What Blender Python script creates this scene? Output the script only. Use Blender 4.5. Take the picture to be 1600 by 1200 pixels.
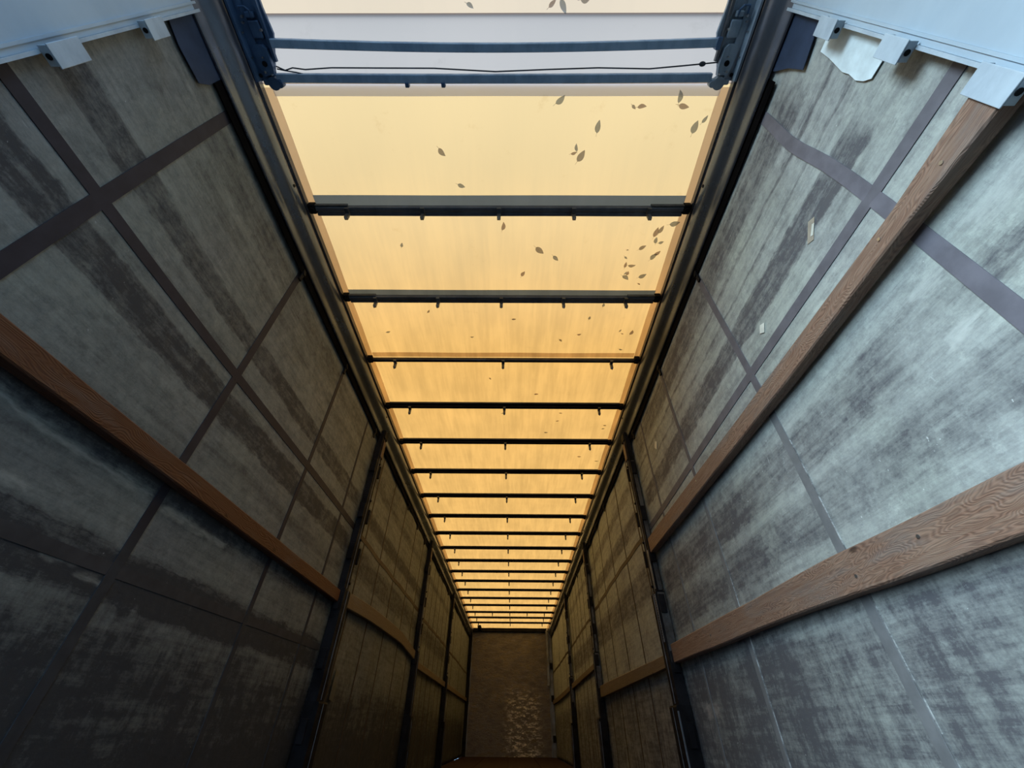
import bpy, bmesh, math, random
from mathutils import Vector, Matrix, noise as mnoise
C = bpy.context.scene.collection
S = bpy.context.scene
for o in list(bpy.data.objects): bpy.data.objects.remove(o)
R = random.Random(7)

# ------------------------------------------------------------------ camera
cam = bpy.data.cameras.new('camera'); co = bpy.data.objects.new('camera', cam); C.objects.link(co)
cam.sensor_width = 36; cam.lens = 14.0146; cam.clip_start = .01; cam.clip_end = 200
rt = Vector((0.99996732, 0.00228237, 0.00775563)); up = Vector((-0.00433168, -0.65873829, 0.75235969))
fw = Vector((-0.0068261, 0.75236869, 0.65870688))
m = Matrix((rt, up, -fw)).transposed().to_4x4(); m.translation = Vector((0.1015, 0, 0.4846))
co.matrix_world = m
S.camera = co
# ------------------------------------------------------------------ light
S.view_settings.view_transform = 'Standard'; S.view_settings.look = 'None'
S.view_settings.gamma = 1; S.view_settings.use_curve_mapping = False
S.view_settings.exposure = 0.0
W = bpy.data.worlds.new('sky'); S.world = W; W.use_nodes = True
bg = W.node_tree.nodes['Background']; bg.inputs[0].default_value = (0.36, 0.64, 1.0, 1); bg.inputs[1].default_value = 2.9
sun = bpy.data.lights.new('sun', 'SUN'); sun.energy = 15.0; sun.angle = math.radians(50); sun.color = (.72, .9, 1)
so = bpy.data.objects.new('sun', sun); C.objects.link(so)
so.rotation_euler = Vector((.74, .54, -.38)).to_track_quat('-Z', 'Y').to_euler()      # veiled sun, from the left and behind

HW = 1.26        # curtain half width
YR, YF = -0.75, 14.4
ZR = 2.955       # roof canvas

# ------------------------------------------------------------------ material helpers
class NT:
    def __init__(s, name):
        s.m = bpy.data.materials.new(name); s.m.use_nodes = True; s.t = s.m.node_tree
        s.b = s.t.nodes['Principled BSDF']; s.out = s.t.nodes['Material Output']
        s.pos = s.n('ShaderNodeNewGeometry').outputs['Position']
        sp = s.n('ShaderNodeSeparateXYZ'); s.l(s.pos, sp.inputs[0]); s.x, s.y, s.z = sp.outputs
    def n(s, t, **k):
        n = s.t.nodes.new(t)
        for a, b in k.items(): setattr(n, a, b)
        return n
    def l(s, a, b): s.t.links.new(a, b)
    def put(s, v, sock):
        if hasattr(v, 'links') or isinstance(v, bpy.types.NodeSocket): s.l(v, sock)
        else: sock.default_value = v
    def M(s, op, a, b=0.0, c=0.0, clamp=False):
        n = s.n('ShaderNodeMath', operation=op, use_clamp=clamp)
        s.put(a, n.inputs[0]); s.put(b, n.inputs[1]); s.put(c, n.inputs[2]); return n.outputs[0]
    def mr(s, v, a, b, c=0.0, d=1.0, smooth=True):
        n = s.n('ShaderNodeMapRange', interpolation_type='SMOOTHSTEP' if smooth else 'LINEAR')
        s.put(v, n.inputs[0])
        for i, q in enumerate((a, b, c, d)): s.put(q, n.inputs[i+1])
        return n.outputs[0]
    def vec(s, sx, sy, sz, off=(0, 0, 0)):
        n = s.n('ShaderNodeMapping'); s.l(s.pos, n.inputs[0]); n.inputs['Scale'].default_value = (sx, sy, sz)
        n.inputs['Location'].default_value = off; return n.outputs[0]
    def noise(s, v, scale=1, detail=4, rough=.55, dist=0):
        n = s.n('ShaderNodeTexNoise'); s.l(v, n.inputs['Vector']); n.inputs['Scale'].default_value = scale
        n.inputs['Detail'].default_value = detail; n.inputs['Roughness'].default_value = rough
        n.inputs['Distortion'].default_value = dist; return n.outputs[0]
    def mix(s, f, a, b):
        n = s.n('ShaderNodeMix', data_type='RGBA'); s.put(f, n.inputs[0])
        for i, v in ((6, a), (7, b)):
            if isinstance(v, tuple): n.inputs[i].default_value = (*v, 1) if len(v) == 3 else v
            else: s.l(v, n.inputs[i])
        return n.outputs[2]
    def band(s, v, a, b, soft):                     # 1 between a and b with soft edges
        return s.M('MULTIPLY', s.mr(v, a-soft, a+soft), s.mr(v, b-soft, b+soft, 1.0, 0.0))
    def bump(s, h, strength=.3, dist=.01):
        n = s.n('ShaderNodeBump'); s.l(h, n.inputs['Height']); n.inputs['Strength'].default_value = strength
        n.inputs['Distance'].default_value = dist; s.l(n.outputs[0], s.b.inputs['Normal'])
    def fin(s, col, rough=.6, metal=0.0, spec=.5):
        if isinstance(col, tuple): s.b.inputs['Base Color'].default_value = (*col, 1)
        else: s.l(col, s.b.inputs['Base Color'])
        s.put(rough, s.b.inputs['Roughness']); s.b.inputs['Metallic'].default_value = metal
        s.b.inputs['Specular IOR Level'].default_value = spec; return s.m

def curtain_mat(name, side, clean, dark, bands, patches):
    t = NT(name)
    wob = t.noise(t.vec(1, 1.4, 4), 3, 5)
    wob2 = t.noise(t.vec(1, 5, 14), 3, 5)
    zz = t.M('ADD', t.z, t.M('MULTIPLY', t.M('SUBTRACT', wob, .5), .05))
    zz = t.M('ADD', zz, t.M('MULTIPLY', t.M('SUBTRACT', wob2, .5), .045))
    big = t.mr(t.noise(t.vec(1, .9, 1.5, (side, 3, side*2)), 2.2, 6, .6), .35, .68)
    streak = t.mr(t.noise(t.vec(1, .9, 14, (0, side, 0)), 2.4, 7, .7), .35, .72)
    mott = t.noise(t.vec(1, 1, 1), 22, 8, .75)
    vst = t.mr(t.noise(t.vec(1, 6, .9, (side, 0, 0)), 2.4, 7, .7, .2), .4, .64)        # drips down the lower half
    vst = t.M('MULTIPLY', vst, t.mr(zz, .75, 1.0, 1, 0))
    flk = t.mr(t.noise(t.vec(1, 1.6, 2.6, (side, 9, 2)), 3.2, 9, .72), .50, .545)      # dirt film with a hard broken edge
    flk2 = t.mr(t.noise(t.vec(1, 3, 3, (side, 2, 6)), 3, 9, .78), .55, .60)
    fine = t.mr(t.noise(t.vec(1, 1, 1.6), 95, 4, .7), .3, .7)
    # grubby marks that soak through along the weave
    d = t.M('MULTIPLY', big, .18)
    d = t.M('ADD', d, t.M('MULTIPLY', streak, .30))
    d = t.M('ADD', d, t.M('MULTIPLY', t.mr(mott, .35, .7), .24))
    d = t.M('ADD', d, t.M('MULTIPLY', vst, .26))
    d = t.M('ADD', d, t.M('MULTIPLY', flk, .10)); d = t.M('SUBTRACT', d, t.M('MULTIPLY', flk2, .12))
    d = t.M('ADD', d, t.M('MULTIPLY', fine, .12))
    d = t.M('MAXIMUM', d, 0.0)
    for (z0, z1, y0, y1, soft, amt) in bands:
        b = t.M('MULTIPLY', t.band(zz, z0, z1, soft), t.band(t.y, y0, y1, .06))
        brk = t.mr(t.noise(t.vec(1, 1.5, 7, (0, z0*9, 0)), 3, 6, .7), .25, .6, .55, 1)
        ed = t.M('MAXIMUM', t.band(zz, z0-.004, z0+.008, .006), t.band(zz, z1-.008, z1+.004, .006))
        ed = t.M('MULTIPLY', ed, t.band(t.y, y0, y1, .06))
        b = t.M('MAXIMUM', b, t.M('MULTIPLY', ed, .8 if soft < .06 else 0.0))
        d = t.M('ADD', d, t.M('MULTIPLY', t.M('MULTIPLY', b, brk), amt*1.5))
    # fine crossed weave lines rubbed dark
    w = t.n('ShaderNodeTexBrick'); t.l(t.vec(1, 1, 1), w.inputs[0])
    cmb = t.n('ShaderNodeCombineXYZ'); t.l(t.y, cmb.inputs[0]); t.l(t.z, cmb.inputs[1]); t.l(cmb.outputs[0], w.inputs[0])
    w.inputs['Scale'].default_value = 9; w.inputs['Mortar Size'].default_value = .012; w.inputs['Mortar Smooth'].default_value = 1
    gm = t.mr(t.noise(t.vec(1, 3, 3, (5, 5, side)), 2, 4), .5, .62)
    d = t.M('ADD', d, t.M('MULTIPLY', t.M('MULTIPLY', w.outputs['Fac'], gm), .1))
    d = t.M('MINIMUM', d, 1.0)
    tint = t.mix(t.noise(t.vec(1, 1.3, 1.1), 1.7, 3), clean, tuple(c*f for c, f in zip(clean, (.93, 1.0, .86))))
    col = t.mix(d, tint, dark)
    # chalky scuffs
    for (y0, y1, z0, z1, amt, c2) in patches:
        e = t.M('MULTIPLY', t.band(t.M('ADD', t.y, t.M('MULTIPLY', t.M('SUBTRACT', wob2, .5), .15)), y0, y1, .02), t.band(zz, z0, z1, .012))
        e = t.M('MULTIPLY', e, t.mr(t.noise(t.vec(1, 4, 20), 3, 5, .7), .3, .6, .35, 1))
        col = t.mix(t.M('MULTIPLY', e, amt), col, c2)
    sc = t.mr(t.noise(t.vec(1, 40, 7), 1.2, 3, .6, .6), .72, .8)
    sc = t.M('MULTIPLY', sc, t.mr(t.noise(t.vec(1, 2, 2, (9, 0, 0)), 2, 2), .5, .6))
    sc2 = t.mr(t.noise(t.vec(1, 9, 60), 1.2, 3, .6, .6), .72, .8)
    sc2 = t.M('MULTIPLY', sc2, t.mr(t.noise(t.vec(1, 2, 2, (2, 7, 0)), 2, 2), .5, .6))
    sp = t.mr(t.noise(t.vec(1, 1, 1), 60, 2, .5), .76, .8)
    col = t.mix(t.M('MULTIPLY', t.M('MAXIMUM', t.M('MAXIMUM', sc, sc2), sp), .6), col, tuple(min(1, c*1.5) for c in clean))
    t.bump(t.M('ADD', t.M('MULTIPLY', mott, .5), wob), .35, .01)
    return t.fin(col, t.mr(mott, .3, .7, .55, .75), 0, .18)

def strap_mat(name, c, r=.55):
    t = NT(name)
    n = t.noise(t.vec(1, 3, 3), 4, 5); w = t.noise(t.vec(1, 1, 1), 40, 3)
    t.bump(w, .2, .002)
    return t.fin(t.mix(t.mr(n, .3, .7), c, tuple(q*1.35 for q in c)), r, 0, .12)

def metal_mat(name, c, r=.4, metal=.6, c2=None, sc=6, bumpy=.1, spec=.5):
    t = NT(name)
    n = t.noise(t.vec(1, .5, 1), sc, 6, .65); g = t.noise(t.vec(1, 1, 1), 45, 4)
    col = t.mix(t.mr(n, .35, .68), c, c2 or tuple(q*.55 for q in c))
    t.bump(g, bumpy, .003)
    return t.fin(col, t.mr(n, .3, .7, r*.8, min(1, r*1.3)), metal, spec)

def wood_mat(name, c1, c2, c3, seed=0, worn=.3):
    t = NT(name)
    big = t.noise(t.vec(4, 1.1, 5, (seed, seed, seed)), 1.6, 3, .5, .4)
    v = t.n('ShaderNodeVectorMath', operation='ADD')
    t.l(t.vec(7, .55, 7, (seed, 0, seed)), v.inputs[0])
    cb = t.n('ShaderNodeCombineXYZ'); k = t.M('MULTIPLY', t.M('SUBTRACT', big, .5), 3.2)
    t.l(k, cb.inputs[0]); t.l(k, cb.inputs[2]); t.l(cb.outputs[0], v.inputs[1])
    w = t.n('ShaderNodeTexWave', wave_type='RINGS', rings_direction='Y'); t.l(v.outputs[0], w.inputs[0])
    w.inputs['Scale'].default_value = 4.6; w.inputs['Distortion'].default_value = 2.2; w.inputs['Detail'].default_value = 3
    g = w.outputs['Fac']
    fib = t.noise(t.vec(60, 3, 60), 2, 4, .7)
    vor = t.n('ShaderNodeTexVoronoi'); t.l(t.vec(1, 2.6, 5, (seed, 0, 0)), vor.inputs[0]); vor.inputs['Scale'].default_value = 1.3
    knot = t.mr(vor.outputs['Distance'], .03, .09, 1, 0)
    col = t.mix(t.M('MULTIPLY', g, .6), c1, c2)
    col = t.mix(t.mr(fib, .35, .7, 0, .5), col, c3)
    col = t.mix(t.M('MULTIPLY', knot, .8), col, tuple(q*.45 for q in c2))
    grime = t.mr(t.noise(t.vec(3, 1.2, 6, (seed, 4, 0)), 2.2, 5, .6), .5, .75, 0, worn)
    col = t.mix(grime, col, (.16, .16, .16))
    t.bump(t.M('ADD', t.M('MULTIPLY', g, .6), fib), .35, .004)
    return t.fin(col, .62, 0, .3)

def canvas_mat(name, base, pale, diff=.25):
    t = NT(name)
    n1 = t.noise(t.vec(6, .7, 1), 2.2, 5, .6); n2 = t.noise(t.vec(1, 1, 1), 3.2, 4); n3 = t.noise(t.vec(26, 1.6, 1), 1.6, 4, .6)
    v = t.M('ADD', t.M('MULTIPLY', n1, .5), t.M('ADD', t.M('MULTIPLY', n2, .25), t.M('MULTIPLY', n3, .25)))
    col = t.mix(t.mr(v, .35, .66), tuple(q*.86 for q in base), tuple(min(1, q*1.10) for q in base))
    col = t.mix(t.mr(t.y, .3, 2.6, 1, 0), col, pale)       # paler towards the rear end: flare whitening painted in, some bleaching
    dirt = t.mr(t.noise(t.vec(3, 3, 1, (4, 4, 4)), 2.5, 6, .7), .6, .72, 0, .14)
    col = t.mix(dirt, col, tuple(q*.55 for q in base))
    tr = t.n('ShaderNodeBsdfTranslucent'); t.l(col, tr.inputs[0])
    df = t.n('ShaderNodeBsdfDiffuse'); t.l(col, df.inputs[0])
    mx = t.n('ShaderNodeMixShader'); mx.inputs[0].default_value = diff
    t.l(tr.outputs[0], mx.inputs[1]); t.l(df.outputs[0], mx.inputs[2]); t.l(mx.outputs[0], t.out.inputs[0])
    return t.m

def front_mat():
    t = NT('front_board')
    n = t.noise(t.vec(1.2, 1, 3), 3, 6, .65); f = t.noise(t.vec(8, 1, 8), 6, 5, .7)
    h = t.noise(t.vec(3, 1, 9), 2.6, 8, .74, .2)
    col = t.mix(t.mr(n, .35, .68), (.155, .13, .09), (.075, .062, .045))
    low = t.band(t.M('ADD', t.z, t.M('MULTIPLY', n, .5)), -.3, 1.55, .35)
    sheen = t.M('MULTIPLY', t.mr(h, .5, .6), t.M('MULTIPLY', low, t.band(t.x, -.05, .8, .25)))  # reflected rear daylight painted in as a pale patch
    col = t.mix(t.M('MULTIPLY', sheen, .95), col, (.80, .75, .60))
    col = t.mix(t.mr(f, .6, .72, 0, .5), col, (.05, .045, .04))
    t.bump(t.M('ADD', h, t.M('MULTIPLY', f, .3)), .5, .02)
    return t.fin(col, t.mr(n, .3, .7, .22, .42), 0, .6)

def floor_mat():
    t = NT('floor_ply')
    n = t.noise(t.vec(9, .8, 1), 3, 6, .65); f = t.noise(t.vec(1, 1, 1), 8, 5)
    col = t.mix(t.mr(n, .3, .7), (.035, .015, .013), (.02, .012, .012)); col = t.mix(t.mr(f, .5, .7, 0, .5), col, (.05, .05, .05))
    t.bump(n, .3, .004); return t.fin(col, .7, 0, .1)

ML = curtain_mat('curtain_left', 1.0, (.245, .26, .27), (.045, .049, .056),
    [(1.565, 1.70, .2, 3.3, .012, .42), (1.935, 2.055, .2, 3.3, .012, .36), (2.26, 2.34, .3, 3.3, .02, .12), (2.42, 2.60, .6, 6.4, .03, .16), (.80, .96, -1, 3.3, .03, .5), (1.15, 1.25, -1, 3.3, .05, .45),
     (1.40, 1.47, 1.4, 3.3, .02, .15), (1.93, 2.06, 3.5, 6.4, .03, .45), (1.5, 1.7, 3.5, 9.4, .05, .35), (2.3, 2.4, 3.5, 9.4, .04, .3), (-.2, .72, -1, 14, .12, .35), (.2, .45, -1, 14, .1, .2)],
    [(.3, 1.40, 1.135, 1.157, .7, (.36, .38, .35)), (1.48, 1.9, 1.125, 1.15, .75, (.36, .38, .35)), (.93, 1.05, .985, 1.01, .6, (.36, .38, .35)), (1.18, 1.3, .865, .875, .7, (.4, .42, .4)), (1.34, 1.44, .846, .858, .7, (.4, .42, .4))])
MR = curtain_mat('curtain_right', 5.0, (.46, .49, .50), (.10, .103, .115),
    [(1.965, 2.105, .45, 3.3, .012, .42), (2.42, 2.62, .45, 3.3, .04, .33), (2.33, 2.345, .3, 3.3, .006, .3), (2.2, 2.21, .3, 3.3, .005, .25), (1.28, 1.44, .85, 3.3, .03, .27), (1.04, 1.2, .55, 3.3, .03, .22), (1.30, 1.38, .4, .62, .02, .3),
     (1.95, 2.1, 3.5, 6.4, .03, .45), (1.35, 1.6, 3.5, 9.4, .05, .35), (2.3, 2.4, 3.5, 9.4, .04, .3), (-.2, .85, -1, 14, .12, .24), (.0, 1.7, 1.9, 3.4, .12, .12)],
    [(.645, .75, 1.255, 1.30, .7, (.5, .54, .52)), (.3, .5, 1.44, 1.5, .4, (.5, .54, .52)), (.62, .72, 1.43, 1.46, .5, (.5, .54, .52)), (.45, 1.1, .56, .62, .35, (.46, .5, .48)), (2.9, 3.1, .55, .62, .5, (.42, .4, .38))])
def strap_dusty(name, top, low, zs):
    t = NT(name)
    n = t.noise(t.vec(1, 3, 3), 4, 5); w = t.noise(t.vec(1, 1, 1), 40, 3)
    f = t.mr(t.M('ADD', t.z, t.M('MULTIPLY', t.M('SUBTRACT', n, .5), .25)), zs-.08, zs+.08)
    t.bump(w, .2, .002)
    return t.fin(t.mix(f, t.mix(t.mr(n, .3, .7), low, tuple(q*1.35 for q in low)), t.mix(t.mr(n, .3, .7), top, tuple(q*1.3 for q in top))), .6, 0, .12)
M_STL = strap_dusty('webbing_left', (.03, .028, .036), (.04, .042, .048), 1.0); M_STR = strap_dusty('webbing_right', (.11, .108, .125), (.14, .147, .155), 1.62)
M_STR1 = strap_mat('webbing_right_near', (.12, .118, .14)); _t = NT('chalky_edge'); M_CHALK = _t.fin(_t.mix(_t.mr(_t.noise(_t.vec(1, 3, 9), 3, 5, .7), .4, .62), (.12, .125, .13), (.36, .38, .38)), .7, 0, .1); M_SEAM = strap_mat('seam_dirt', (.045, .045, .05))
M_STF = strap_mat('webbing_front', (.06, .045, .035))
M_RAIL = metal_mat('rail_metal', (.13, .155, .20), .3, .75, (.065, .078, .10), 3)
M_GAPSHADE = metal_mat('rail_gap_shade', (.003, .003, .004), .9, 0, spec=.03)
M_BOW = metal_mat('bow_metal', (.055, .06, .075), .4, .5, (.03, .032, .04), 5)
M_BOW2 = metal_mat('bow_metal_grey', (.13, .14, .165), .45, .3, (.08, .088, .105), 5)
M_SLEEVE = canvas_mat('bow_sleeve', (.2, .28, .46), (.2, .28, .46), .4)
M_CLIP = metal_mat('clip_metal', (.12, .13, .145), .4, .6)
M_BLACK = metal_mat('black_steel', (.008, .008, .010), .7, 0, spec=.15)
M_POST = metal_mat('post_steel', (.012, .012, .015), .7, 0, (.006, .006, .008), spec=.15)
M_POSTE = metal_mat('post_edge', (.17, .18, .2), .4, .6)
M_PLATE = metal_mat('post_plate', (.10, .105, .11), .5, .3, (.04, .035, .03), 8)
M_RUST = metal_mat('post_rust', (.13, .075, .05), .6, .2, (.06, .04, .03))
M_BLUE3 = metal_mat('carriage_grey', (.34, .42, .50), .4, .05, (.2, .28, .36), 16, .3)
M_BLUE = metal_mat('carriage_steel', (.07, .14, .26), .38, .2, (.04, .085, .17), 12, .3)
M_BLUE2 = metal_mat('carriage_plate', (.32, .45, .60), .4, .05, (.22, .33, .47), 14, .3)
M_BOLT = metal_mat('bolt', (.5, .52, .55), .25, .9)
M_PANEL = metal_mat('rear_panel', (.40, .50, .58), .5, 0, (.34, .43, .51), 2, .03, .2)
M_POCKET = metal_mat('pocket_paint', (.42, .51, .58), .5, 0, (.32, .39, .46), 10, .1, .2)
M_FLAP = strap_mat('flap_rubber', (.025, .04, .075), .5)
M_PAPER = strap_mat('paper', (.55, .57, .52), .7)
M_FOIL = strap_mat('foil_patch', (.52, .62, .66), .5)
M_WR = wood_mat('wood_right', (.23, .135, .095), (.07, .038, .028), (.31, .23, .175), 3, .45)
M_WL = wood_mat('wood_left', (.10, .038, .018), (.078, .028, .014), (.13, .06, .032), 8, .3)
M_WF = wood_mat('wood_far', (.16, .12, .08), (.09, .065, .045), (.2, .16, .12), 12, .4)
M_CANVAS = canvas_mat('roof_canvas', (.50, .198, .044), (.50, .275, .115))
M_HEM = canvas_mat('roof_hem', (.72, .58, .46), (.68, .58, .55), .2)
M_HEMG = canvas_mat('roof_hem_grey', (.58, .60, .75), (.58, .60, .75), .2)
M_BAND = canvas_mat('roof_band_grey', (.33, .235, .18), (.33, .235, .185), .3)
M_CANVAS0 = canvas_mat('roof_canvas_rear', (.46, .28, .17), (.46, .28, .17))
M_LEAF = [canvas_mat('leaf_%s' % n, c, c, .4) for n, c in (('brown', (.50, .46, .42)), ('grey', (.48, .5, .5)), ('rust', (.54, .45, .40)))]
M_CORD = metal_mat('cord', (.05, .06, .08), .5, .1)
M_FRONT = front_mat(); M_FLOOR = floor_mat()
M_POSTF = metal_mat('front_post', (.22, .23, .22), .4, .4, (.13, .13, .12), 4)

# ------------------------------------------------------------------ mesh helpers
def obj(name, bm, mat, parent=None, smooth=False):
    me = bpy.data.meshes.new(name); bm.to_mesh(me); bm.free()
    if mat: me.materials.append(mat)
    if smooth:
        for p in me.polygons: p.use_smooth = True
    o = bpy.data.objects.new(name, me); C.objects.link(o)
    if parent: o.parent = parent
    return o
def tag(o, label, cat, group=None, kind=None):
    if label: o['label'] = label
    if cat: o['category'] = cat
    if group: o['group'] = group
    if kind: o['kind'] = kind
    return o
def thing(name, label, cat, loc=(0, 0, 0), group=None):
    o = bpy.data.objects.new(name, None); C.objects.link(o); o.location = loc; o.empty_display_size = .05
    return tag(o, label, cat, group)
def box(bm, x0, x1, y0, y1, z0, z1, bev=0):
    x0, x1 = sorted((x0, x1)); y0, y1 = sorted((y0, y1)); z0, z1 = sorted((z0, z1))
    b2 = bmesh.new()
    bmesh.ops.create_cube(b2, size=1)
    for v in b2.verts: v.co = Vector(((x0+x1)/2+v.co.x*(x1-x0), (y0+y1)/2+v.co.y*(y1-y0), (z0+z1)/2+v.co.z*(z1-z0)))
    if bev: bmesh.ops.bevel(b2, geom=b2.edges[:], offset=bev, segments=2, affect='EDGES', profile=.5)
    me = bpy.data.meshes.new('t'); b2.to_mesh(me); b2.free(); bm.from_mesh(me); bpy.data.meshes.remove(me)
def bb(*a, **k):
    bm = bmesh.new(); box(bm, *a, **k); return bm
def cyl(bm, c, r, h, axis='z', seg=12):
    g = bmesh.ops.create_cone(bm, cap_ends=True, segments=seg, radius1=r, radius2=r, depth=h)
    rot = {'z': Matrix(), 'x': Matrix.Rotation(math.pi/2, 4, 'Y'), 'y': Matrix.Rotation(math.pi/2, 4, 'X')}[axis]
    for v in g['verts']: v.co = rot @ v.co + Vector(c)
def extrude_y(prof, y0, y1, n=1, closed=True, dx=None):
    """profile of (x,z) points swept along y; dx(y) adds an x,z offset"""
    bm = bmesh.new(); rings = []
    for i in range(n+1):
        y = y0+(y1-y0)*i/n; ox, oz = dx(y) if dx else (0, 0)
        rings.append([bm.verts.new((x+ox, y, z+oz)) for x, z in prof])
    k = len(prof)
    for a, b in zip(rings, rings[1:]):
        for j in range(k if closed else k-1): bm.faces.new((a[j], a[(j+1) % k], b[(j+1) % k], b[j]))
    if closed: bm.faces.new(rings[0]); bm.faces.new(rings[-1])
    bmesh.ops.recalc_face_normals(bm, faces=bm.faces[:]); return bm
def tube(pts, r, seg=6):
    bm = bmesh.new(); rings = []
    for i, p in enumerate(pts):
        p = Vector(p); t = (Vector(pts[min(i+1, len(pts)-1)])-Vector(pts[max(i-1, 0)])).normalized()
        a = t.orthogonal().normalized(); a = Vector((0, 0, 1))-t*t.z; a.normalize(); b = t.cross(a)
        rings.append([bm.verts.new(p+a*r*math.cos(2*math.pi*j/seg)+b*r*math.sin(2*math.pi*j/seg)) for j in range(seg)])
    for a, b in zip(rings, rings[1:]):
        for j in range(seg): bm.faces.new((a[j], a[(j+1) % seg], b[(j+1) % seg], b[j]))
    bm.faces.new(rings[0]); bm.faces.new(rings[-1]); bmesh.ops.recalc_face_normals(bm, faces=bm.faces[:]); return bm

# ------------------------------------------------------------------ setting: side curtains with sewn-on webbing
def cx(s, y, z):
    """x of the slightly slack curtain surface on side s"""
    w = .006*math.sin(y*2.1+s)+.004*math.sin(z*3.1+y*.7+s*2)
    if y > 3.5: w += .004*math.sin(y*9.4)
    return s*(HW+w)
def curtain(s, name, mat):
    bm = bmesh.new(); ny, nz = 240, 40; g = []
    for i in range(ny+1):
        y = YR+(YF-YR)*i/ny
        g.append([bm.verts.new((cx(s, y, 2.93*j/nz), y, 2.93*j/nz)) for j in range(nz+1)])
    for i in range(ny):
        for j in range(nz): bm.faces.new((g[i][j], g[i+1][j], g[i+1][j+1], g[i][j+1]))
    ex = bmesh.ops.extrude_face_region(bm, geom=bm.faces[:])
    for v in ex['geom']:
        if isinstance(v, bmesh.types.BMVert): v.co.x += s*.004
    bmesh.ops.recalc_face_normals(bm, faces=bm.faces[:])
    o = obj(name, bm, mat, smooth=True); o['kind'] = 'structure'; return o
def ribbon(s, path, w, vertical, mat, parent, name='strap', th=.0035):
    """flat webbing lying on the curtain; path = list of (y,z)"""
    bm = bmesh.new(); rows = []
    for (y, z) in path:
        r = []
        for k in (-.5, .5):
            yy, zz = (y+k*w, z) if vertical else (y, z+k*w)
            for off in (.0005, th): r.append(bm.verts.new((cx(s, yy, zz)-s*off, yy, zz)))
        rows.append(r)
    for a, b in zip(rows, rows[1:]):
        for i, j in ((0, 1), (1, 3), (3, 2), (2, 0)): bm.faces.new((a[i], a[j], b[j], b[i]))
    for a in (rows[0], rows[-1]): bm.faces.new((a[0], a[1], a[3], a[2]))
    bmesh.ops.recalc_face_normals(bm, faces=bm.faces[:])
    return obj(name, bm, mat, parent)
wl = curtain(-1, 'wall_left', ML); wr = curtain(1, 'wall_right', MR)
wl['label'] = 'grimy grey left side curtain sewn with dark webbing straps'
wr['label'] = 'paler grey right side curtain sewn with dark webbing straps'
def lin(a, b, n=30): return [a+(b-a)*i/n for i in range(n+1)]
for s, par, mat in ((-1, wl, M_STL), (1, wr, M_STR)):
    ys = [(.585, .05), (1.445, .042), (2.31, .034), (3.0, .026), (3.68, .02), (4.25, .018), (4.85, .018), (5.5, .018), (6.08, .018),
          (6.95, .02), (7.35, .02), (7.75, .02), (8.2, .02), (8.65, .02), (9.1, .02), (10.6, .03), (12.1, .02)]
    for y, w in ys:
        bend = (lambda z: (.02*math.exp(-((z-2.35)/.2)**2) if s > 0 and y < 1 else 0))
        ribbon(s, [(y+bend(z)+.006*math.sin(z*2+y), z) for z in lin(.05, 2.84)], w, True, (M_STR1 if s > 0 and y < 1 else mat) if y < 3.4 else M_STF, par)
        if s > 0 and 1 < y < 2.9:      # threadbare pale selvedge along the lower half
            ribbon(s, [(y-w*.55+.006*math.sin(z*2+y)-(.004 if z < .9 else 0), z) for z in lin(.05, 1.42 if y < 2 else 1.2)], .0028, True, M_CHALK, par, 'worn_edge', .004)
    for (a, b) in ((.2, 3.36), (3.5, 6.4), (6.55, 9.5), (9.65, 14.2)):
        ribbon(s, [(y, (1.79 if s < 0 else 1.815)-(.0 if a < 4 else .02)) for y in lin(a, b)], .048 if a < 3 else .04, False, mat if a < 3 else M_STF, par)
# lower seam band on the left curtain
ribbon(-1, [(y, .885+.035*(y-1)/2) for y in lin(.1, 3.3)], .04, False, M_SEAM, wl, 'seam_band', .0025)

# ------------------------------------------------------------------ roof canvas, floor, front wall
def sheet(x0, x1, y0, y1, zf, nx, ny, th=.0):
    bm = bmesh.new(); g = [[bm.verts.new((x0+(x1-x0)*i/nx, y0+(y1-y0)*j/ny, zf(x0+(x1-x0)*i/nx, y0+(y1-y0)*j/ny))) for j in range(ny+1)] for i in range(nx+1)]
    for i in range(nx):
        for j in range(ny): bm.faces.new((g[i][j], g[i+1][j], g[i+1][j+1], g[i][j+1]))
    return bm
def zc(x, y): return ZR+.003*math.sin(y*9.47+1)+.002*math.sin(x*7+y*3)
ceil = obj('ceiling', sheet(-1.27, 1.27, .505, YF+.05, zc, 24, 240), M_CANVAS, smooth=True)
ceil['kind'] = 'structure'; ceil['label'] = 'sunlit translucent yellow roof canvas'
for sx in (-1, 1):
    h = obj('hem', sheet(sx*1.135, sx*1.262, .53, YF, lambda x, y: zc(x, y)-.004, 2, 240), M_HEM, ceil, True)
h = obj('hem', sheet(-1.14, 1.14, .515, .567, lambda x, y: zc(x, y)-.008+0*x, 24, 1), M_HEMG, ceil)
obj('reinforcing_band', sheet(-1.27, 1.27, .252, .515, lambda x, y: zc(x, y)-.009, 24, 4), M_BAND, ceil)
obj('rear_canvas', sheet(-1.27, 1.27, YR-.04, .258, lambda x, y: zc(x, y), 24, 6), M_CANVAS0, ceil)
bm = bmesh.new(); box(bm, -1.27, 1.27, YR, YF, -.06, -.002)
fl = obj('floor', bm, M_FLOOR); fl['kind'] = 'structure'; fl['label'] = 'dark reddish plywood trailer floor'
for k in range(4):
    x0 = -1.25+k*.625
    obj('plank', bb(x0+.004, x0+.621, YR, YF-.05, -.002, .006, bev=.002), M_FLOOR, fl)
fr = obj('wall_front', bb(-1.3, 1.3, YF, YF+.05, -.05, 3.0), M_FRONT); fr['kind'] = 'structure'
fr['label'] = 'worn brown end wall with painted-in shiny highlight'
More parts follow.
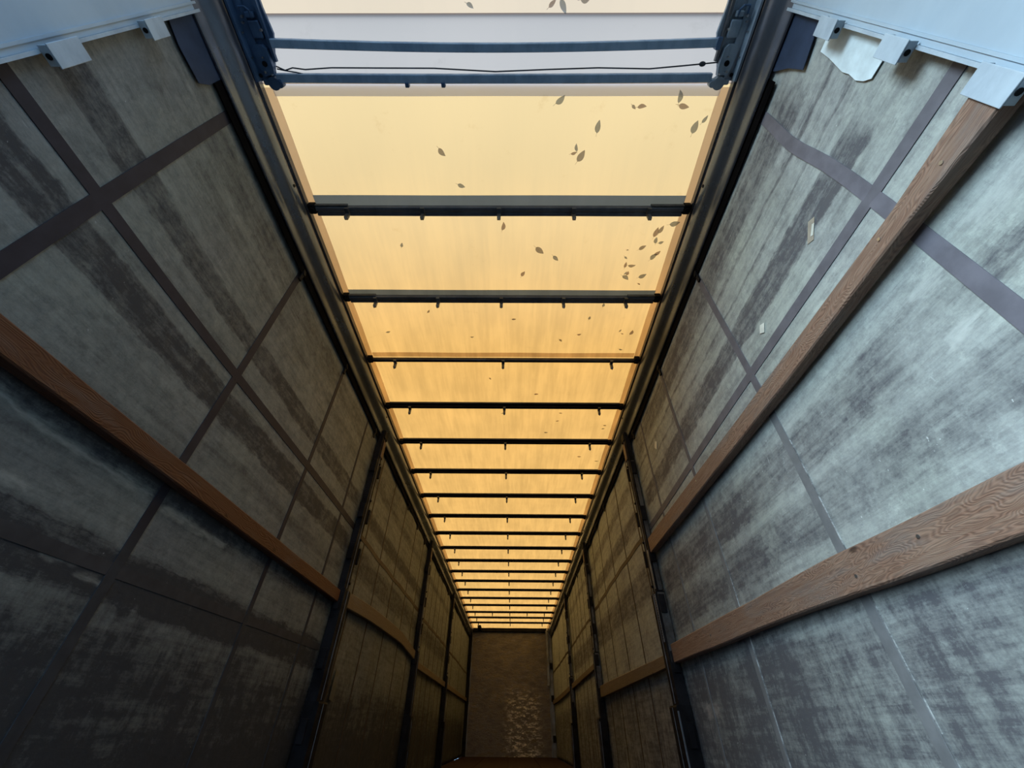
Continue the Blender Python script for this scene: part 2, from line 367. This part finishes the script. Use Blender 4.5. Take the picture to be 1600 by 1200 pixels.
gd = obj('ground', sheet(-30, 30, -40, 30, lambda x, y: -1.15, 2, 2), strap_mat('asphalt', (.07, .07, .07), .9)); gd['kind'] = 'structure'; gd['label'] = 'unseen grey asphalt added under the trailer to cut light from below'  # added out of view to darken the light coming up from below
dr = obj('daylight_block_1', bb(.01, 1.26, YR-.05, YR-.01, .0, 2.9, bev=.004), M_PANEL); dr['kind'] = 'structure'; dr['label'] = 'unseen rear door leaf added to block daylight on the right'  # closed leaf added behind the camera for uneven left/right daylight
t = thing('front_header', 'black header beam over the brown end wall', 'beam', (0, YF, 2.9))
o = obj('beam', bb(-1.155, 1.148, YF-.1, YF-.001, 2.84, 2.93, bev=.005), M_BLACK); o.parent = t; o.matrix_parent_inverse = Matrix.Translation(-t.location)
def child(name, bm, mat, t, smooth=False):
    o = obj(name, bm, mat, None, smooth); o.parent = t; o.matrix_parent_inverse = Matrix.Translation(-Vector(t.location)); return o
child('bracket', bb(-.99, -.89, YF-.5, YF-.08, 2.86, 2.94, bev=.004), M_BLACK, t)
for s, nm, lab in ((-1, 'front_corner_post', 'dark narrow corner post left of the brown end wall'), (1, 'front_corner_post', 'grey corner post right of the brown end wall')):
    w = .10 if s > 0 else .09
    t = thing(nm, lab, 'post', (s*1.2, YF-.1, 0))
    child('post_body', extrude_y([(s*(1.26-w), 0), (s*1.25, 0), (s*1.25, 2.9), (s*(1.26-w), 2.9)], YF-.12, YF-.002), M_POSTF if s > 0 else M_BLACK, t)
    child('flange', bb(s*(1.255-w), s*(1.235-w), YF-.05, YF-.002, .01, 2.7), M_POSTF, t)
    for z in (.3, 1.15, 1.9): child('pocket', bb(s*(1.24), s*1.17, YF-.19, YF-.12, z, z+.14, bev=.004), M_BLACK, t)
t = thing('steel_pole', 'tall slim pale pole standing against end wall at right', 'pole', (1.13, YF-.25, 0))
child('tube', bb(1.075, 1.145, YF-.22, YF-.15, 1.5, 2.86, bev=.006), M_POSTF, t)
child('reflector', bb(1.10, 1.15, YF-.24, YF-.22, 2.85, 2.90, bev=.005), M_BOLT, t)

# ------------------------------------------------------------------ roof rails
prof = [(1.19, 2.952), (1.178, 2.945), (1.176, 2.905), (1.19, 2.897), (1.192, 2.885), (1.176, 2.872), (1.170, 2.85), (1.172, 2.822), (1.182, 2.80), (1.198, 2.782),
        (1.214, 2.765), (1.224, 2.745), (1.226, 2.726), (1.233, 2.716), (1.240, 2.714), (1.244, 2.722), (1.248, 2.76), (1.2515, 2.952)]
for s, side in ((-1, 'left'), (1, 'right')):
    t = thing('roof_rail', 'long dark rounded metal roof rail along the %s curtain' % side, 'rail', (s*1.2, YR, 2.9))
    o = child('rail_profile', extrude_y([(s*x, z) for x, z in prof], YR, YF-.1, 60), M_RAIL, t)
    for p_ in o.data.polygons: p_.use_smooth = len(p_.vertices) == 4
    es = o.modifiers.new('edge', 'EDGE_SPLIT'); es.split_angle = math.radians(38)
    child('gap_shade', extrude_y([(s*1.2495, 2.775), (s*1.2495, 2.66), (s*1.243, 2.655), (s*1.24, 2.70), (s*1.2475, 2.715)], .45, YF-.12, 60), M_GAPSHADE, t)  # near-black strip painting in the deep shade between rail and curtain
    for y in (.97, 3.2, 6.1, 9.0, 12.0):
        b = bmesh.new(); cyl(b, (s*1.172, y, 2.84), .009, .008, 'x', 10); child('bolt', b, M_BLACK, t)
    for y in (1.44, 2.3, 3.2, 4.85, 5.5, 6.08, 7.7, 9.0):       # curtain rollers hanging in the track
        b = bmesh.new(); box(b, s*1.25, s*1.238, y-.012, y+.012, 2.60, 2.70, bev=.002); cyl(b, (s*1.238, y, 2.665), .013, .012, 'x', 10)
        child('curtain_roller', b, M_BLACK, t)

# ------------------------------------------------------------------ roof bows
ORD = ['first', 'second', 'third', 'fourth', 'fifth', 'sixth', 'seventh', 'eighth', 'ninth', 'tenth', 'eleventh', 'twelfth', 'thirteenth',
       'fourteenth', 'fifteenth', 'sixteenth', 'seventeenth', 'eighteenth', 'nineteenth']
BY = [1.134, 1.803, 2.456, 3.111, 3.754, 4.429, 5.1, 5.78, 6.461, 7.141, 7.827, 8.494, 9.161, 9.864, 10.6, 11.297, 12.075, 12.74, 13.425]
for i, y in enumerate(BY):
    n5 = i in (0, 1, 16)
    desc = 'broad grey-sleeved' if i < 2 else ('slim dark round-edged' if i == 2 else 'dark flat')
    t = thing('roof_bow', '%s roof bow with %s clips, %s one seen counting from the rear' % (desc, 'five' if n5 else 'three', ORD[i]), 'roof bow', (0, y, 2.92), 'roof bows under the yellow canvas')
    L = 1.135
    if i < 2:
        w0, w1 = (-.068, .062) if i == 0 else (-.05, .05)
        child('sleeve', sheet(-L, L, y+w0, y+w1, lambda x, yy: 2.9395+.0015*math.sin(x*5), 16, 2), M_SLEEVE, t)
        b = bmesh.new(); box(b, -L, L, y-.01, y+.018, 2.905, 2.936, bev=.006); child('bar', b, M_BOW2, t)
        b = bmesh.new(); box(b, -L, L, y+.026, y+.05, 2.912, 2.936, bev=.005); child('bar', b, M_BOW2, t)
        for s in (-1, 1):
            b = bmesh.new(); box(b, s*.93, s*1.17, y-.022, y-.012, 2.908, 2.93, bev=.003); child('end_strip', b, M_CLIP, t)
    elif i == 2:
        b = bmesh.new(); box(b, -L, L, y-.004, y+.03, 2.905, 2.938, bev=.009); child('bar', b, M_BOW, t)
        o = child('sleeve', sheet(-1.13, 1.13, y-.052, y+.0, lambda x, yy: zc(x, yy)-.006, 12, 1), M_HEM, t)
    else:
        b = bmesh.new(); box(b, -L, L, y-.032, y+.03, 2.926, 2.943, bev=.003); child('bar', b, M_BOW, t)
        b = bmesh.new(); box(b, -L, L, y-.006, y+.026, 2.9, 2.9255, bev=.006); child('bar', b, M_BLACK, t)
    for s in (-1, 1):
        b = bmesh.new(); box(b, s*1.13, s*1.174, y-.028, y+.032, 2.898, 2.94, bev=.007); cyl(b, (s*1.15, y+.004, 2.897), .016, .02, 'z', 10)
        child('end_bracket', b, M_BLACK, t)
    for x in ((-.935, -.47, 0, .46, .92) if n5 else (-.935, 0, .935)):
        x += .0; b = bmesh.new()
        box(b, x-.013, x+.013, y-.012, y+.036, 2.886, 2.903, bev=.003)
        box(b, x-.011, x+.011, y+.018, y+.042, 2.842, 2.888, bev=.004)
        g = bmesh.ops.create_cone(b, cap_ends=True, segments=8, radius1=.002, radius2=.011, depth=.016)
        for v in g['verts']: v.co += Vector((x, y+.03, 2.835))
        child('clip', b, M_CLIP, t)

# ------------------------------------------------------------------ rear carriage of the sliding roof
def sagbar(y, x0, x1, sag, w, z0, z1):
    bm = bmesh.new(); rows = []
    for i in range(25):
        u = i/24; x = x0+(x1-x0)*u; dy = sag*math.sin(math.pi*u)
        rows.append([bm.verts.new(q) for q in ((x, y-w/2+dy, z0+.003), (x, y-w/2+.003+dy, z0), (x, y+w/2-.003+dy, z0), (x, y+w/2+dy, z0+.003), (x, y+w/2+dy, z1), (x, y-w/2+dy, z1))])
    for a, b in zip(rows, rows[1:]):
        for j in range(6): bm.faces.new((a[j], a[(j+1) % 6], b[(j+1) % 6], b[j]))
    bm.faces.new(rows[0]); bm.faces.new(rows[-1]); bmesh.ops.recalc_face_normals(bm, faces=bm.faces[:]); return bm
t = thing('sliding_roof_bar', 'blue-grey lifting bar at the rear, upper of the two in the photo', 'bar', (0, .355, 2.92))
child('bar', sagbar(.352, -1.05, 1.05, .018, .034, 2.905, 2.935), M_BLUE2, t)
child('end_cap', bb(1.035, 1.056, .33, .378, 2.9, 2.938, bev=.003), M_BLUE, t)
t = thing('sliding_roof_bar', 'blue-grey lifting bar at the rear, lower of the two, beside thin cable', 'bar', (0, .487, 2.92))
child('bar', sagbar(.485, -1.08, 1.06, .004, .036, 2.905, 2.935), M_BLUE2, t)
for x in (-.26, -.44): child('hook', bb(x-.01, x+.01, .50, .522, 2.90, 2.93, bev=.003), M_BLUE, t)
pts = [(-1.07, .44, 2.925), (-1.03, .455, 2.92), (-.99, .445, 2.92), (-.93, .452, 2.92), (-.8, .445, 2.92), (-.55, .446, 2.918), (-.3, .447, 2.918), (0, .46, 2.916), (.25, .452, 2.916), (.5, .446, 2.918), (.75, .45, 2.918), (.92, .438, 2.92), (1.02, .43, 2.92), (1.09, .425, 2.925)]
ct = thing('pull_cord', 'thin dark pull cord strung between the two blue-grey rear bars', 'cord', (0, .45, 2.92))
child('cord', tube(pts, .0032), M_CORD, ct); child('cord', tube([(-1.07, .45, 2.925), (-1.03, .456, 2.92), (-.98, .463, 2.92), (-.95, .47, 2.925)], .003), M_CORD, ct)
kb = bmesh.new(); bmesh.ops.create_icosphere(kb, subdivisions=2, radius=.011)
for v in kb.verts: v.co = Vector((v.co.x*1.5+1.0, v.co.y+.432, v.co.z+2.92))
child('knot', kb, M_CORD, ct)
def Lx(s, a): return (1 if s > 0 else -1)*a
for s, lab in ((-1, 'dark blue bolted roof carriage at the top of left rail'), (1, 'grey-blue bolted roof carriage at the top of right rail')):
    t = thing('roof_carriage', lab, 'bracket', (s*1.1, .35, 2.93))
    mp = M_BLUE if s < 0 else M_BLUE3
    b = bmesh.new()
    P = [(1.045, -.3), (1.04, .23), (1.03, .32), (1.045, .36), (1.06, .40), (1.085, .46), (1.12, .49), (1.17, .50), (1.173, -.3)]
    lo = [b.verts.new((s*x, y, 2.925)) for x, y in P]; hi = [b.verts.new((s*x, y, 2.94)) for x, y in P]
    b.faces.new(lo); b.faces.new(hi)
    for j in range(len(P)): b.faces.new((lo[j], lo[(j+1) % len(P)], hi[(j+1) % len(P)], hi[j]))
    bmesh.ops.recalc_face_normals(b, faces=b.faces[:]); child('base_plate', b, mp, t)
    child('side_channel', extrude_y([(s*1.12, 2.924), (s*1.165, 2.924), (s*1.165, 2.86), (s*1.155, 2.86), (s*1.153, 2.905), (s*1.12, 2.91)], -.3, .49, 4), mp, t)
    child('edge_strip', extrude_y([(s*1.05, 2.924), (s*1.062, 2.924), (s*1.062, 2.905), (s*1.05, 2.905)], -.2, .42, 4), M_BLUE if s < 0 else M_POSTE, t)
    b = bmesh.new()
    P2 = [(1.075, .37), (1.072, .44), (1.08, .475), (1.10, .468), (1.125, .475), (1.135, .44), (1.14, .37), (1.125, .355), (1.09, .355)]
    lo = [b.verts.new((s*x, y, 2.893)) for x, y in P2]; hi = [b.verts.new((s*x, y, 2.921)) for x, y in P2]
    b.faces.new(lo); b.faces.new(hi)
    for j in range(len(P2)): b.faces.new((lo[j], lo[(j+1) % len(P2)], hi[(j+1) % len(P2)], hi[j]))
    bmesh.ops.recalc_face_normals(b, faces=b.faces[:]); child('hinge_plate', b, mp, t)
    b = bmesh.new(); box(b, s*1.07, s*1.12, .27, .335, 2.9, 2.92, bev=.006); box(b, s*1.08, s*1.115, .24, .262, 2.895, 2.92, bev=.004); child('slide_block', b, mp, t)
    child('handle', tube([(s*1.09, .262, 2.9), (s*1.088, .235, 2.89), (s*1.10, .222, 2.885), (s*1.125, .222, 2.885), (s*1.13, .25, 2.9)], .004), M_BLUE, t)
    b = bmesh.new(); cyl(b, (s*1.1, .505, 2.915), .028, .03, 'z', 16); cyl(b, (s*1.07, .508, 2.915), .015, .034, 'z', 12); box(b, s*1.06, s*1.15, .487, .512, 2.9, 2.93, bev=.006)
    child('roller', b, mp, t)
    for (x, y, r) in ((1.112, .455, .006), (1.1, .40, .004), (1.062, .302, .006), (1.125, .256, .006), (1.132, .276, .005), (1.15, .31, .004), (1.083, .465, .004), (1.15, .40, .004)):
        b = bmesh.new(); cyl(b, (s*x, y, 2.886), r, .012, 'z', 6); child('bolt', b, M_BOLT, t)
    for (x, y, r) in ((1.105, .425, .012), (1.155, .19, .01), (1.145, .47, .009)):
        b = bmesh.new(); cyl(b, (s*x, y, 2.8915), r, .003, 'z', 12); child('hole_plug', b, M_BLACK, t)

# ------------------------------------------------------------------ rear corner panels and lath pockets
def rear_panel(s, lab):
    t = thing('rear_corner_panel', lab, 'panel', (s*1.22, YR, 0))
    # folded sheet: flat face, returned lip at the front edge
    e = .222
    child('face', extrude_y([(s*1.235, .02), (s*1.228, .02), (s*1.228, 2.80), (s*1.235, 2.80)], YR, e-.006, 1), M_PANEL, t)
    child('lip', extrude_y([(s*1.25, .02), (s*1.222, .02), (s*1.222, 2.80), (s*1.25, 2.80)], e-.0055, e+.004, 1), M_POCKET, t)
    child('rib', extrude_y([(s*1.2275, .02), (s*1.224, .02), (s*1.224, 2.80), (s*1.2275, 2.80)], e-.03, e-.022, 1), M_PANEL, t)
    return t
rear_panel(-1, 'dim grey-blue steel corner panel at the upper left of the photo')
rear_panel(1, 'bright pale blue steel corner panel at the upper right of the photo')
def pocket(s, z0, z1, lab, y0=.205, y1=.262):
    t = thing('lath_pocket', lab, 'bracket', (s*1.21, y0, z0), 'lath pockets hanging from the rear corner panels')
    # C-shaped steel pocket open towards the front
    child('front_plate', bb(s*1.192, s*1.196, y0, y1, z0, z1, bev=.0015), M_POCKET, t)
    child('side_plate', bb(s*1.1962, s*1.2215, y0+.003, y1-.006, z1-.006, z1, bev=.001), M_POCKET, t)
    child('side_plate', bb(s*1.1962, s*1.2215, y0+.003, y1-.006, z0, z0+.006, bev=.001), M_POCKET, t)
    b = bmesh.new(); cyl(b, (s*1.206, (y0+y1)/2, z0-.001), .008, .003, 'z', 12); child('hole_plug', b, M_BLACK, t)
    return t
pocket(1, 2.315, 2.425, 'painted lath pocket on right panel, smallest and highest of three')
pocket(1, 1.94, 2.05, 'painted lath pocket on right panel, middle of three')
pocket(1, 1.553, 1.676, 'chipped painted lath pocket holding the weathered right plank end', y0=.206, y1=.271)
pocket(-1, 2.34, 2.44, 'small square lath pocket on dim left panel nearest the roof rail')
pocket(-1, 1.90, 2.02, 'small square lath pocket on dim left panel beside the leftmost strap')
def patch(s, name, pts, mat, lab, cat, off=.008, th=.003, curl=0):
    bm = bmesh.new()
    a = [bm.verts.new((cx(s, y, z)-s*(off+curl*(i % 2)), y, z)) for i, (y, z) in enumerate(pts)]
    b = [bm.verts.new((v.co.x-s*th, v.co.y, v.co.z)) for v in a]
    bm.faces.new(a); bm.faces.new(b); n = len(a)
    for j in range(n): bm.faces.new((a[j], a[(j+1) % n], b[(j+1) % n], b[j]))
    bmesh.ops.recalc_face_normals(bm, faces=bm.faces[:])
    return tag(obj(name, bm, mat), lab, cat)
patch(1, 'rubber_flap', [(.23, 2.82), (.23, 2.53), (.285, 2.51), (.375, 2.49), (.39, 2.6), (.42, 2.7), (.425, 2.80)], M_FLAP, 'dark blue rubber flap hanging below the right roof rail by the corner panel', 'flap', off=.012)
patch(-1, 'rubber_flap', [(.22, 2.86), (.22, 2.55), (.3, 2.535), (.43, 2.55), (.45, 2.62), (.45, 2.86)], M_FLAP, 'dark blue rubber flap hanging below the left roof rail by the corner panel', 'flap', off=.012)
patch(1, 'repair_patch', [(.228, 2.44), (.31, 2.44), (.318, 2.37), (.325, 2.33), (.338, 2.26), (.336, 2.22), (.344, 2.17), (.338, 2.13), (.325, 2.10), (.228, 2.09)], M_FOIL, 'pale torn repair patch between the upper lath pockets on right curtain', 'patch', off=.006, th=.002)
patch(1, 'paper_scrap', [(.755, 1.985), (.79, 1.955), (.80, 1.962), (.765, 1.992)], M_PAPER, 'small torn white sticker on dark stain high on right curtain', 'sticker', off=.003, th=.001)
patch(1, 'paper_scrap', [(.74, 2.005), (.80, 1.94), (.83, 1.955), (.77, 2.02)], strap_mat('old_glue', (.30, .27, .22)), 'brown glue residue patch around the torn white sticker', 'glue mark', off=.0015, th=.001)
patch(1, 'paper_scrap', [(1.205, 1.925), (1.235, 1.94), (1.26, 1.91), (1.235, 1.89)], M_PAPER, 'small white paper scrap beside the second upright strap on right', 'paper', off=.003, th=.001)
patch(1, 'paper_scrap', [(2.74, 2.27), (2.78, 2.30), (2.82, 2.26), (2.78, 2.22)], M_PAPER, 'tiny diamond-shaped pale sticker near first post on right', 'sticker', off=.003, th=.001)
patch(-1, 'metal_shim', [(3.72, .85), (3.80, .83), (3.80, .65), (3.72, .66)], M_POSTF, 'small grey metal plate on left curtain just past first post', 'plate', off=.01, th=.003)

# ------------------------------------------------------------------ wooden laths
def lath(s, ys, zlo, zhi, x, th, mat, lab, nm='wooden_lath', wob=.003, seed=0, name2=None):
    """board with worn rounded edges; zlo/zhi functions of y; x = inner face distance from centre"""
    n = max(12, int((ys[1]-ys[0])/.05)); bm = bmesh.new(); rows = []; e = .005
    for i in range(n+1):
        y = ys[0]+(ys[1]-ys[0])*i/n
        w = wob*mnoise.noise((y*2.2, seed, 0)); w2 = wob*mnoise.noise((y*2.2, seed+5, 3)); xx = x(y)
        a, b = zlo(y)+w, zhi(y)+w2
        pr = [(xx+th, a), (xx+e, a), (xx, a+e), (xx, b-e), (xx+e, b), (xx+th, b)]
        rows.append([bm.verts.new((s*q, y, z)) for q, z in pr])
    for a, b in zip(rows, rows[1:]):
        for j in range(6): bm.faces.new((a[j], a[(j+1) % 6], b[(j+1) % 6], b[j]))
    bm.faces.new(rows[0]); bm.faces.new(rows[-1]); bmesh.ops.recalc_face_normals(bm, faces=bm.faces[:])
    o = obj(nm, bm, mat); return tag(o, lab, 'plank')
def ip(pts):
    def f(y):
        if y <= pts[0][0]: return pts[0][1]
        for (a, b), (c, d) in zip(pts, pts[1:]):
            if y <= c: return b+(d-b)*(y-a)/(c-a)
        return pts[-1][1]
    return f
K = lambda v: (lambda y: v)
lath(-1, (.21, 3.285), ip([(.2, 1.197), (3.3, 1.207)]), ip([(.2, 1.277), (3.3, 1.288)]), K(1.205), .042, M_WL, 'reddish-brown wooden lath along left curtain before first post', seed=1)
up_l = lath(1, (.24, 3.305), ip([(.28, 1.564), (.55, 1.571), (1.25, 1.565), (3.3, 1.583)]), ip([(.28, 1.658), (.55, 1.645), (1.25, 1.656), (3.3, 1.70)]), K(1.20), .046, M_WR, 'weathered upper wooden lath on right curtain held in the chipped pocket', seed=2)
low_l = lath(1, (.21, 3.305), ip([(.2, .806), (1.1, .820), (1.8, .842), (3.3, .853)]), ip([(.2, .922), (.8, .936), (1.45, .955), (3.3, .962)]), K(1.20), .044, M_WR, 'lower wooden lath on right curtain with swirling grain and knots', seed=3)
bow = lambda y: 1.215-.05*math.sin(math.pi*min(1, max(0, (y-3.5)/3.)))**2
lath(-1, (3.47, 6.36), ip([(3.5, 1.214), (4.2, 1.245), (4.8, 1.255), (5.5, 1.262), (6.4, 1.205)]), ip([(3.5, 1.322), (4.1, 1.356), (4.8, 1.37), (5.5, 1.372), (6.4, 1.30)]), K(1.21), .035, M_WF, 'bowed dull brown lath between first and second left posts', seed=4)
lath(-1, (6.55, 9.53), K(1.135), K(1.215), K(1.21), .035, M_WF, 'dull lath between the second and third left posts', seed=5)
lath(1, (3.49, 6.38), ip([(3.5, .846), (5.8, .829)]), ip([(3.5, .925), (5.8, .945)]), K(1.205), .035, M_WF, 'dull brown lath between first and second right posts', seed=6)
lath(1, (6.57, 9.47), ip([(6.6, 1.153), (12, 1.085)]), ip([(6.6, 1.22), (12, 1.18)]), K(1.21), .035, M_WF, 'dull lath between the second and third right posts', seed=7)
lath(-1, (9.71, 14.2), K(1.135), K(1.215), K(1.21), .035, M_WF, 'dull lath in the last bay before end wall, left curtain', seed=8)
lath(1, (9.65, 14.2), ip([(9.6, 1.12), (12, 1.085)]), ip([(9.6, 1.20), (12, 1.18)]), K(1.21), .035, M_WF, 'dull lath in the last bay before end wall, right curtain', seed=9)

for par, pts_ in ((low_l, ((1.09, .895), (1.37, .872), (2.6, .905))), (up_l, ((.62, 1.615), (.40, 1.60), (2.2, 1.64)))):
    for y, z in pts_:
        q = bmesh.new(); cyl(q, (1.2, y, z), .0055, .005, 'x', 10); obj('nail_head', q, M_BOLT, par)
# ------------------------------------------------------------------ sliding posts
def post(s, y, lab, sc=1.0):
    t = thing('curtain_post', lab, 'post', (s*1.22, y, 0))
    a, b = y-.055*sc, y+.055*sc
    child('upper_section', extrude_y([(s*1.247, 1.0), (s*1.205, 1.0), (s*1.20, 1.005), (s*1.20, 2.77), (s*1.247, 2.77)], a, b-.012, 1), M_POST, t)
    child('middle_section', extrude_y([(s*1.249, .55), (s*1.185, .55), (s*1.18, .56), (s*1.18, 1.30), (s*1.185, 1.31), (s*1.249, 1.31)], a-.015, b, 1), M_POST, t)
    child('lower_section', extrude_y([(s*1.249, .01), (s*1.16, .01), (s*1.155, .02), (s*1.155, .62), (s*1.16, .63), (s*1.249, .63)], a-.03, b+.015, 1), M_BLACK, t)
    # thin bright strip running down the inner face
    child('edge_strip', bb(s*1.199, s*1.195, y-.012, y-.006, 1.32, 2.74, bev=.0008), M_POSTE, t)
    child('edge_strip', bb(s*1.179, s*1.175, y-.010, y-.004, .64, 1.30, bev=.0008), M_POSTE, t)
    child('edge_strip', bb(s*1.154, s*1.150, y-.010, y-.004, .03, .62, bev=.0008), M_POSTE, t)
    # lath pockets on both sides
    for z in (2.3, 1.86, 1.52, 1.16, .80, .42):
        for k in (-1, 1):
            o = child('pocket', bb(s*1.236, s*1.192, y+k*.058 if k > 0 else y-.072-.03*(z < .7), y+k*.058+k*.03, z, z+.125, bev=.004), M_POST, t)
    child('locking_plate', bb(s*1.197, s*1.188, y-.03, y+.035, 2.48, 2.66, bev=.003), M_RUST, t)
    for z in (2.42, 2.05, 1.7, 1.36, .93): 
        q = bmesh.new(); cyl(q, (s*1.193, y+.02, z), .010, .012, 'x', 8); child('bolt', q, M_BLACK, t)
    if s > 0:
        child('side_plate', bb(s*1.244, s*1.212, a-.004, a-.0005, 1.32, 2.45, bev=.001), M_PLATE, t)
        child('side_plate', bb(s*1.2485, s*1.192, a-.019, a-.0155, .86, 1.30, bev=.001), M_PLATE, t)
        child('slotted_strip', bb(s*1.196, s*1.192, a+.0, a+.022, 1.33, 1.62, bev=.001), M_POSTE, t)
        child('slotted_strip', bb(s*1.176, s*1.172, a-.012, a+.012, .98, 1.29, bev=.001), M_POSTE, t)
        for k in range(18):
            z = 1.0+k*.0165
            q = bmesh.new(); cyl(q, (s*1.1715, a, z), .004, .002, 'x', 6); child('slot', q, M_BLACK, t)
        child('side_rib', bb(s*1.166, s*1.155, a-.036, a-.0305, .03, .60, bev=.002), M_POSTE, t)
    child('rust_strip', bb(s*1.2475, s*1.235, b+.016, b+.04, .7, 2.66, bev=.003), M_RUST, t)
    # shackle at the head and foot
    child('head_bracket', bb(s*1.246, s*1.19, y-.045, y+.045, 2.69, 2.775, bev=.006), M_BLACK, t)
    return t
post(-1, 3.38, 'nearest dark steel post on the left curtain, between two laths')
post(1, 3.40, 'nearest dark steel post on right curtain with slotted bright edge')
post(-1, 6.46, 'second dark steel post on the left curtain from the camera')
post(1, 6.48, 'second dark steel post on the right curtain from the camera')
post(-1, 9.62, 'farthest dark steel post on left curtain before end wall')
post(1, 9.56, 'farthest dark steel post on right curtain before end wall')

# ------------------------------------------------------------------ dead leaves against the canvas
LV = [(0.333, 0.584, .05, 40), (0.313, 0.231, .05, -60), (0.263, 0.221, .035, 40), (0.411, 0.21, .04, 10), (-0.106, 0.226, .03, -30), (0.543, 0.702, .055, 85), (0.472, 0.848, .06, 60), (0.438, 0.805, .035, 100),
 (0.43, 0.835, .03, 20), (-0.317, 0.831, .045, -50), (-0.223, 1.013, .04, -20), (0.026, 1.265, .05, 80), (0.266, 1.437, .062, -40), (0.379, 1.495, .045, -45), (0.156, 1.618, .04, 60), (-0.661, 1.397, .03, 70),
 (1.121, 1.246, .055, 15), (1.018, 1.303, .06, 80), (1.046, 1.285, .05, 70), (1.03, 1.36, .04, 95), (1.07, 1.376, .03, 20), (0.955, 1.412, .045, 35), (1.045, 1.478, .05, 50), (1.068, 1.455, .04, 40),
 (0.86, 1.43, .014, 0), (0.86, 1.489, .025, -40), (0.87, 1.545, .04, 85), (0.915, 1.553, .045, 5), (0.885, 1.61, .025, 60), (0.90, 1.612, .03, 80), (0.893, 1.645, .05, -35), (1.01, 1.635, .05, 30), (1.0, 1.70, .02, -30),
 (-0.57, 1.958, .03, 55), (-0.934, 2.17, .035, 20), (-0.251, 2.223, .025, 10), (0.093, 2.032, .03, 5), (0.687, 2.017, .03, 80), (0.628, 2.191, .03, 15), (0.482, 2.255, .03, -50), (0.955, 2.148, .025, 60), (1.053, 2.168, .045, 75), (0.978, 2.182, .02, -20),
 (0.945, 0.567, .05, 100), (0.975, 0.612, .05, -10), (1.064, 0.705, .055, 80), (1.106, 0.669, .035, 60), (0.758, 0.609, .04, 5), (0.716, 0.614, .025, -40), (0.718, 1.862, .03, 15), (0.777, 1.892, .03, 85),
 (-0.125, 2.736, .025, -60), (-0.023, 3.264, .02, 40), (0.31, 2.955, .035, 5), (0.572, 3.259, .03, -10), (0.443, 3.606, .035, 0), (0.55, 3.393, .03, 20), (1.059, 3.469, .03, -15), (1.05, 3.53, .03, 10),
 (0.867, 4.108, .04, -5), (1.087, 4.208, .04, 5), (.92, 2.48, .03, 30), (.98, 2.50, .035, -50), (.95, 2.47, .03, 0), (1.0, 2.36, .03, -20)]
rows_ = ['rear band', 'first full roof bay', 'second roof bay', 'third roof bay', 'fourth roof bay', 'fifth roof bay', 'sixth roof bay', 'seventh roof bay']
def leaf(x, y, L, a, k):
    bm = bmesh.new(); n = 9; L *= 1.15; w = L*R.uniform(.23, .32); ca, sa = math.cos(math.radians(-a)), math.sin(math.radians(-a))
    top, bot, mid = [], [], []
    bend = R.uniform(-.25, .25)*L; curl = R.uniform(.001, .003)
    for i in range(n+1):
        u = i/n; h = w*math.sin(math.pi*u**.8)**.8*(1-.15*u) if 0 < u < 1 else .0006
        cx_, cy_ = (u-.5)*L, bend*(u-.5)**2*2
        for lst, q, dz in ((top, h, -curl), (mid, 0, 0), (bot, -h, -curl)):
            X, Y = cx_, cy_+q; lst.append(bm.verts.new((x+X*ca-Y*sa, y+X*sa+Y*ca, dz+ZR-.0095)))
    for i in range(n):
        bm.faces.new((top[i], top[i+1], mid[i+1], mid[i])); bm.faces.new((mid[i], mid[i+1], bot[i+1], bot[i]))
    # stalk
    e = mid[0].co; d = Vector((-ca, -sa, 0))*L*.28; p = Vector((sa, -ca, 0))*.0008
    q = [bm.verts.new(v) for v in (e+p, e-p, e+d-p, e+d+p)]; bm.faces.new(q)
    bay = 0 if y < .5 else 1+sum(1 for b in BY if b < y)
    o = obj('dead_leaf', bm, M_LEAF[k % 3 if k % 5 else 1])
    size = 'large' if L > .048 else ('mid-sized' if L > .034 else 'tiny')
    colr = ['brown', 'grey', 'russet'][k % 3 if k % 5 else 1]
    side = 'far left' if x < -.5 else 'left of centre' if x < -.05 else 'at centre' if x < .2 else 'right of centre' if x < .65 else 'right-hand side' if x < .95 else 'by right rail'
    tilt = 'lying across' if abs(math.sin(math.radians(a))) < .4 else ('pointing along trailer' if abs(math.sin(math.radians(a))) > .9 else 'slanting')
    return o, '%s %s leaf %s, %s of %s' % (size, colr, tilt, side, rows_[min(bay, 7)]), x, y
seen = {}
for k, (x, y, L, a) in enumerate(LV):
    o, lab, _, _ = leaf(x, y, L, a, k); seen.setdefault(lab, []).append((y, x, o))
for lab, lst in seen.items():
    lst.sort(key=lambda q: q[0])
    for i, (y, x, o) in enumerate(lst):
        l2 = lab
        if len(lst) == 2: l2 = lab+(', nearer the rear' if i == 0 else ', farther from the rear')
        elif len(lst) > 2: l2 = lab+', %s from the rear' % ORD[i]
        tag(o, l2, 'leaf', 'dead leaves on the roof canvas')
